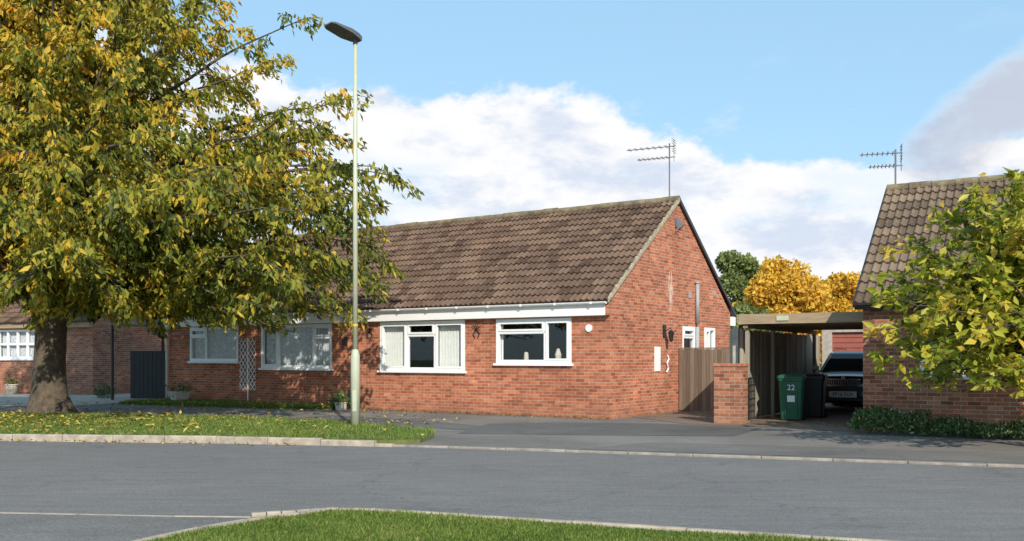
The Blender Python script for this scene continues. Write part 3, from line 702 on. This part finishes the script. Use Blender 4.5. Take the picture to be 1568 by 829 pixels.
q=scatter([(-22,24),(-5.6,21.4),(-2,19.5),(-1,21),HL(-8,-.1),HL(-15.6,-.1),(-22,30)],3000); keep=rng.random(len(q))<.3; litter('fallen_leaves_path',q[keep],.02,.11,.5)
q=scatter([HL(-14,-.02),HL(0,-.02),HL(.3,-.45),HL(-14,-.7)],1500); litter('fallen_leaves_wall',q,.012,.06,.1)
q=np.column_stack([rng.uniform(-14,-3.5,220),rng.random(220)]); q[:,1]=[fk(x)-.13-abs(rng.normal())*.15 for x in q[:,0]]; litter('fallen_leaves_gutter',q,-.02,.07,.4)
q=scatter(gp,500); litter('fallen_leaves_garden',q,.08,.11,.5)
q=scatter([HL(.1,.8),HL(.1,3.5),HL(1.5,3.4),(6.5,18.4),(8,21)],500); litter('fallen_leaves_driveway',q,.012,.04,.05)

# ============================================================ trees
def make_tree(name,base,trunk,env,tips,nb,subs,nl,leafL,leafW,matL,seed,tbias,droop=.35,core=2.4,leafdroop=.9,inner=.25,extra=(),subl=(.7,1.9),ratio=.42,zmin=2.0,br=(.02,.008)):
    rr=np.random.default_rng(seed); e=empty(name,(0,0,0)); bx,by=base
    zk=[z for z,_ in env]; rk=[r for _,r in env]
    mb=MB(); mb.tube(trunk[0],trunk[1],14)
    P_=[];A_=[];T_=[]
    targets=[]
    for i in range(nb):
        z=rr.uniform(zk[0],zk[-1])
        r=np.interp(z,zk,rk)*rr.uniform(.72,1.0); az=i*2.39996+rr.normal()*.3
        if rr.random()<inner: r*=.6; z=max(z,zk[0]+1.0)
        targets.append(Vector((bx+r*math.cos(az),by+r*math.sin(az)*tips,z)))
    targets+= [Vector(t) for t in extra]
    for tg in targets:
        z0=core+max(0,(tg.z-core))*ratio+rr.uniform(-.2,.3); z0=max(core,z0)
        s=Vector((bx+rr.normal()*.12,by+rr.normal()*.12,z0)); ln=(tg-s).length
        mid=s.lerp(tg,.5)+Vector((rr.normal()*.25,rr.normal()*.25,ln*.13+droop*.6))
        pts=[]; K=9
        for k in range(K+1):
            t=k/K; p=s*(1-t)**2+mid*2*t*(1-t)+tg*t*t
            p=p+Vector((rr.normal(),rr.normal(),rr.normal()))*.03*ln/4; pts.append(p)
        r0=br[0]+br[1]*ln
        mb.tube(pts,[r0*(1-.88*k/K) for k in range(K+1)],5,cap=False)
        ns=max(4,int(subs*ln/6))
        for q in range(ns+1):
            t=.15+.85*((q+rr.random()*.7)/ns) if q<ns else 1.0
            t=min(t,1); k=min(int(t*K),K-1); f=t*K-k; p=pts[k].lerp(pts[k+1],f); tan=(pts[k+1]-pts[k]).normalized()
            dr=Vector((rr.normal(),rr.normal(),rr.normal()*.55+.1)); dr=(tan*(.7 if q<ns else 1.5)+dr*(.7 if q<ns else .25)).normalized()
            sl_=rr.uniform(*subl)*(1-.4*t)*min(1,ln/4+.3)
            if q==ns: sl_=subl[0]*.9
            v=np.linspace(0,1,5)[:,None]
            sp=np.array(p)[None]+np.array(dr)[None]*sl_*v+np.array([[0,0,-1.]])*droop*v**2*sl_
            if sp[-1,2]<zmin: continue
            mb.tube([tuple(x) for x in sp],[.014,.011,.009,.006,.003],3,cap=False)
            cnt=max(4,int(nl*sl_*rr.uniform(.6,1.3)))
            vv=rr.random(cnt)**.8*3.999; kk=vv.astype(int); ff=(vv-kk)[:,None]
            pp=sp[kk]*(1-ff)+sp[kk+1]*ff+rr.normal(size=(cnt,3))*.075
            dl=rr.normal(size=(cnt,3))*[.55,.55,.35]+np.array([dr.x*.5,dr.y*.5,-leafdroop])
            P_.append(pp); A_.append(dl); T_.append(rr.normal()*.14+rr.normal(size=cnt)*.21)
    mb.obj('trunk_and_branches',M_bark,e,smooth=True,uv=False)
    P_=np.concatenate(P_); A_=np.concatenate(A_); T_=np.concatenate(T_)+tbias(P_)
    n=len(P_); leaves('foliage',P_,A_,leafL*(.6+.7*rr.random(n)),leafW*(.6+.7*rr.random(n)),T_,matL,e)
    print(name,'leaves',n)
    return e
def W(px,py,Y): return ((px-784)/F*Y,Y,CH+(HY-py)/F*Y)
tb=P(77,633)
tx,ty=tb
trunk=([(tx+.0,ty,-.05),(tx,ty,.12),(tx-.03,ty,.5),(tx-.02,ty,1.2),(tx+.02,ty,2.0),(tx+.05,ty,2.7),(tx+.1,ty,4.2),(tx+.25,ty+.2,6.5),(tx+.1,ty+.3,9),(tx,ty+.3,11)],[.70,.55,.42,.37,.36,.38,.2,.12,.07,.03])
env=[(2.9,6.2),(3.4,6.8),(4.5,7.3),(6,7.3),(7,6.7),(8,5.9),(10,4.5),(12,3.2),(13.4,1.2)]
ex=[W(590,264,22),W(535,155,23),W(455,32,23.5),W(420,100,23),W(545,290,22),W(588,410,22.5),W(540,430,22),W(520,462,21.5),W(460,515,21),W(430,495,22),W(385,470,23),W(555,330,23),W(520,215,24),W(480,185,22),W(560,380,24),W(330,10,23),W(330,60,24),W(250,30,22),W(300,470,21),W(350,480,21),W(500,485,22.5),W(180,455,20),W(500,400,20),W(450,330,19.5),W(400,250,20),W(480,260,20),
 W(40,60,20),W(120,40,20),W(60,150,18.5),W(180,120,19),W(100,240,17.5),W(20,330,17.5),W(200,300,17),W(300,300,17.5),W(260,200,18),W(120,380,17),W(20,430,18),W(60,10,22),W(200,0,22),
 W(560,250,21),W(530,300,20.5),W(500,340,21),W(540,400,20.5),W(470,440,20),W(420,400,19),W(400,470,19.5)]
make_tree('cherry_tree',(tx,ty),trunk,env,.85,150,16,50,.20,.085,M_leafT,11,
   lambda p:.47+.14*np.clip((p[:,2]-5)/5,-.8,1)-.018*(p[:,0]-tx)+.15*np.sin(p[:,0]*1.1+1)*np.sin(p[:,1]*1.3+p[:,2]*1.2),extra=ex)
mx_,my_=8.15,14.9
trunk=([(mx_,my_,-.05),(mx_,my_,.3),(mx_-.02,my_,.8),(mx_-.1,my_,1.4),(mx_,my_,2.4),(mx_,my_,3.4)],[.13,.1,.09,.07,.05,.02])
env=[(1.1,1.7),(1.5,2.1),(2.2,2.15),(2.9,1.85),(3.5,1.35),(4.1,.5)]
ex=[W(1368,540,14.9),W(1378,462,15),W(1400,385,14.9),W(1440,348,14.8),W(1392,425,14.5),W(1375,500,14.6),W(1385,558,14.8),W(1500,310,14.8),W(1550,300,14.8),W(1480,400,13.6),W(1450,480,13.6),W(1520,500,13.4),W(1440,550,13.8)]
make_tree('magnolia_tree',(mx_,my_),trunk,env,.9,95,11,60,.19,.10,M_leafM,5,lambda p:.54+.15*np.sin(p[:,0]*4)*np.sin(p[:,2]*3.5),droop=.05,core=.8,leafdroop=.2,inner=.3,extra=ex,subl=(.4,.85),zmin=.9,br=(.012,.006))
def bgtree(name,px,Y,r,h,mat,n,seed):
    rr=np.random.default_rng(seed); x=(px-784)/F*Y; e=empty(name,(x,Y,0))
    m=MB(); m.tube([(0,0,-.1),(0,0,h*.4),(.2,0,h*.8)],[.3,.2,.06],8)
    pts=[]
    for i in range(34):
        az=rr.random()*6.28; cz=rr.uniform(.2,.9); rad=r*math.sin(math.pi*min(1,(cz-.08)/.92))**.6*rr.uniform(.2,.8)
        c=np.array([rad*math.cos(az),rad*math.sin(az),h*cz]); s=r*rr.uniform(.22,.4)
        m.tube([(0,0,h*cz*.6),tuple(c)],[.08,.02],4)
        k=n//34; d=rr.normal(size=(k,3)); d/=np.linalg.norm(d,axis=1,keepdims=True); pts.append(c+d*s*(rr.random((k,1))**.4)*[1,1,.85])
    p=np.concatenate(pts); m.obj('trunk',M_bark,e)
    k=len(p); leaves('foliage',p,rr.normal(size=(k,3)),np.full(k,.30)*(.6+.7*rr.random(k)),np.full(k,.2),.5+.25*rr.normal(size=k)+.12*np.sin(p[:,0]*2+p[:,2]*1.7),mat,e)
bgtree('green_tree',1130,62,2.3,8.6,M_leafG,22000,1)
bgtree('autumn_tree',1198,56,3.2,7.3,M_leafY,30000,2)
bgtree('autumn_tree',1290,66,2.5,7.3,M_leafY,20000,3)
bgtree('autumn_tree',1345,70,2.6,6.8,M_leafY,12000,8)
bgtree('green_tree',1240,75,3,4.8,M_leafG,9000,9)
bgtree('green_tree',1150,48,2,3.9,M_leafG,9000,12)
n=9000; t_=rng.uniform(-.1,6,n); dd=rng.uniform(0,1,n); hh=(.42-.18*(t_>1.2)+.05*np.sin(t_*5))*(1-dd**2*.6)*rng.random(n)**.5
px_=6.67+.866*t_-.5*(dd*.95+.05); py_=18.3-.5*t_-.866*(dd*.95+.05)
aa=rng.normal(size=(n,3)); aa[:,2]=abs(aa[:,2])+.3
leaves('groundcover_plants',np.column_stack([px_,py_,hh]),aa,np.full(n,.075)*(.6+.8*rng.random(n)),np.full(n,.035),.5+rng.normal(size=n)*.3,M_ivy)
def shrub(name,x,y,r,h,n,mat,L=.08):
    d=rng.normal(size=(n,3)); d/=np.linalg.norm(d,axis=1,keepdims=True); d*=rng.random((n,1))**.4; p=d*[r,r,h/2]+[x,y,h/2]
    leaves(name,p,rng.normal(size=(n,3))+d*1.5,np.full(n,L),np.full(n,L*.45),.45+rng.normal(size=n)*.25,mat)
shrub('shrub',*HL(-8.0,-.35),.35,.35,500,M_ivy); shrub('shrub',*P(160,610),.35,.45,500,M_ivy)
def pot(px,py,r0,r1,h,square=False):
    x,y=P(px,py); e=empty('plant_pot',(x,y,0)); m=MB(); m.tube([(0,0,0),(0,0,h*.9),(0,0,h*.9001),(0,0,h)],[r0,r1*.95,r1*1.05,r1*1.05],4 if square else 14); m.obj('pot',M_terra,e)
    k=200; d=rng.normal(size=(k,3))*[r1*.5,r1*.5,.1]+[0,0,h+.06]; leaves('plant',d,rng.normal(size=(k,3))+[0,0,1],np.full(k,.1),np.full(k,.04),rng.random(k),M_ivy,e)
pot(275,618,.24,.34,.36,True); pot(18,604,.16,.24,.38); pot(522,628,.14,.17,.2)

# ============================================================ camera, sun, sky
cam=bpy.data.cameras.new('camera'); co=bpy.data.objects.new('camera',cam); scene.collection.objects.link(co)
co.location=(0,0,CH); co.rotation_euler=(R(90),0,0); cam.sensor_width=36; cam.lens=36*F/1568; cam.shift_y=(HY-414.5)/1568; cam.clip_end=2000; cam.clip_start=.1
scene.camera=co
az=R(166); el=R(33)
sv=Vector((math.sin(az)*math.cos(el),math.cos(az)*math.cos(el),math.sin(el)))
sun=bpy.data.lights.new('sun','SUN'); sun.energy=5.0; sun.angle=R(.55); sun.color=(1,.92,.80)
so=bpy.data.objects.new('sun',sun); scene.collection.objects.link(so); so.rotation_euler=sv.to_track_quat('Z','Y').to_euler(); so.location=(0,-10,30)
wd=bpy.data.worlds.new('World'); scene.world=wd; wd.use_nodes=True; nt=wd.node_tree; L=nt.links
bgn=nt.nodes['Background']; out=nt.nodes['World Output']
sky=nt.nodes.new('ShaderNodeTexSky'); sky.sky_type='NISHITA'; sky.sun_disc=False; sky.sun_elevation=el; sky.sun_rotation=az; sky.air_density=1.0; sky.dust_density=.6; sky.ozone_density=1.5
L.new(sky.outputs[0],bgn.inputs[0]); bgn.inputs[1].default_value=.15
tc=nt.nodes.new('ShaderNodeTexCoord'); sx=nt.nodes.new('ShaderNodeSeparateXYZ'); L.new(tc.outputs['Generated'],sx.inputs[0])
def M(op,a,b=None,c=None):
    n=nt.nodes.new('ShaderNodeMath'); n.operation=op
    for i,v in enumerate((a,b,c)):
        if v is None: continue
        if isinstance(v,(int,float)): n.inputs[i].default_value=v
        else: L.new(v,n.inputs[i])
    return n.outputs[0]
azn=M('ARCTAN2',sx.outputs[0],sx.outputs[1]); z=sx.outputs[2]
fc=nt.nodes.new('ShaderNodeFloatCurve'); L.new(M('ADD',M('DIVIDE',azn,1.2),.5),fc.inputs['Value'])
cu=fc.mapping.curves[0]
bnd=[(-.6,.27),(-.45,.30),(-.292,.295),(-.2355,.274),(-.151,.262),(-.057,.252),(.011,.270),(.07,.264),(.133,.228),(.198,.209),(.275,.195),(.337,.182),(.395,.189),(.489,.197),(.6,.2)]
cu.points[0].location=(0,bnd[0][1]); cu.points[1].location=(1,bnd[-1][1])
for a,v in bnd[1:-1]: cu.points.new(a/1.2+.5,v)
fc.mapping.update()
def wn(scale,detail,rough,stretch=(1,1,1.8)):
    mp=nt.nodes.new('ShaderNodeMapping'); mp.inputs['Scale'].default_value=stretch; L.new(tc.outputs['Generated'],mp.inputs[0])
    return noise(nt,scale,detail,rough,mp.outputs[0]).outputs[0]
n1=wn(13,6,.60,(1,1,1.5)); n2=wn(4.5,3,.55,(1,1,2.6)); n3=wn(11,6,.62,(1,1,2.4))
def mr(v,a,b,c=0,d=1,t='SMOOTHSTEP'):
    m=nt.nodes.new('ShaderNodeMapRange'); m.interpolation_type=t
    L.new(v,m.inputs[0])
    for i,q in enumerate((a,b,c,d)): m.inputs[i+1].default_value=q
    return m.outputs[0]
edge_=M('ADD',M('SUBTRACT',fc.outputs[0],z),M('MULTIPLY',M('SUBTRACT',n1,.5),.085))
bank=mr(edge_,-.004,.012)
holes=mr(n2,.34,.52,.62,1)
bank=M('MULTIPLY',bank,holes)
da=M('SUBTRACT',azn,.475); dz=M('SUBTRACT',z,.226)
q1=M('ADD',M('MULTIPLY',da,.85),M('MULTIPLY',dz,.53)); q2=M('SUBTRACT',M('MULTIPLY',dz,.85),M('MULTIPLY',da,.53))
rad=M('ADD',M('POWER',M('ABSOLUTE',M('DIVIDE',q1,.105)),2),M('POWER',M('ABSOLUTE',M('DIVIDE',q2,.034)),2))
grey=mr(M('ADD',rad,M('MULTIPLY',M('SUBTRACT',n1,.5),3.0)),1.5,.2)
wisp=M('MULTIPLY',mr(n3,.60,.78,0,.4),mr(z,.34,.2))
mask=M('MAXIMUM',M('MAXIMUM',bank,M('MULTIPLY',grey,.9)),wisp)
shade=mr(M('ADD',M('ADD',n3,M('MULTIPLY',M('SUBTRACT',n1,.5),.5)),M('MULTIPLY',edge_,-.6)),.30,.56)
ccol=mixc(nt,(.70,.78,.92),(1.0,1.0,1.01),shade)
ccol=mixc(nt,ccol,(.50,.55,.68),M('MULTIPLY',grey,.8))
sky_lift=nt.nodes.new('ShaderNodeBackground'); sky_lift.inputs[0].default_value=(.47,.82,1.10,1)  # even pale blue background, added to brighten the whole sky
mh=nt.nodes.new('ShaderNodeMixShader'); mh.inputs[0].default_value=.58; L.new(bgn.outputs[0],mh.inputs[1]); L.new(sky_lift.outputs[0],mh.inputs[2])
b2=nt.nodes.new('ShaderNodeBackground'); L.new(ccol,b2.inputs[0]); b2.inputs[1].default_value=1.0
ms=nt.nodes.new('ShaderNodeMixShader'); L.new(mask,ms.inputs[0]); L.new(mh.outputs[0],ms.inputs[1]); L.new(b2.outputs[0],ms.inputs[2]); L.new(ms.outputs[0],out.inputs[0])
scene.view_settings.view_transform='Standard'; scene.view_settings.look='None'; scene.view_settings.exposure=0
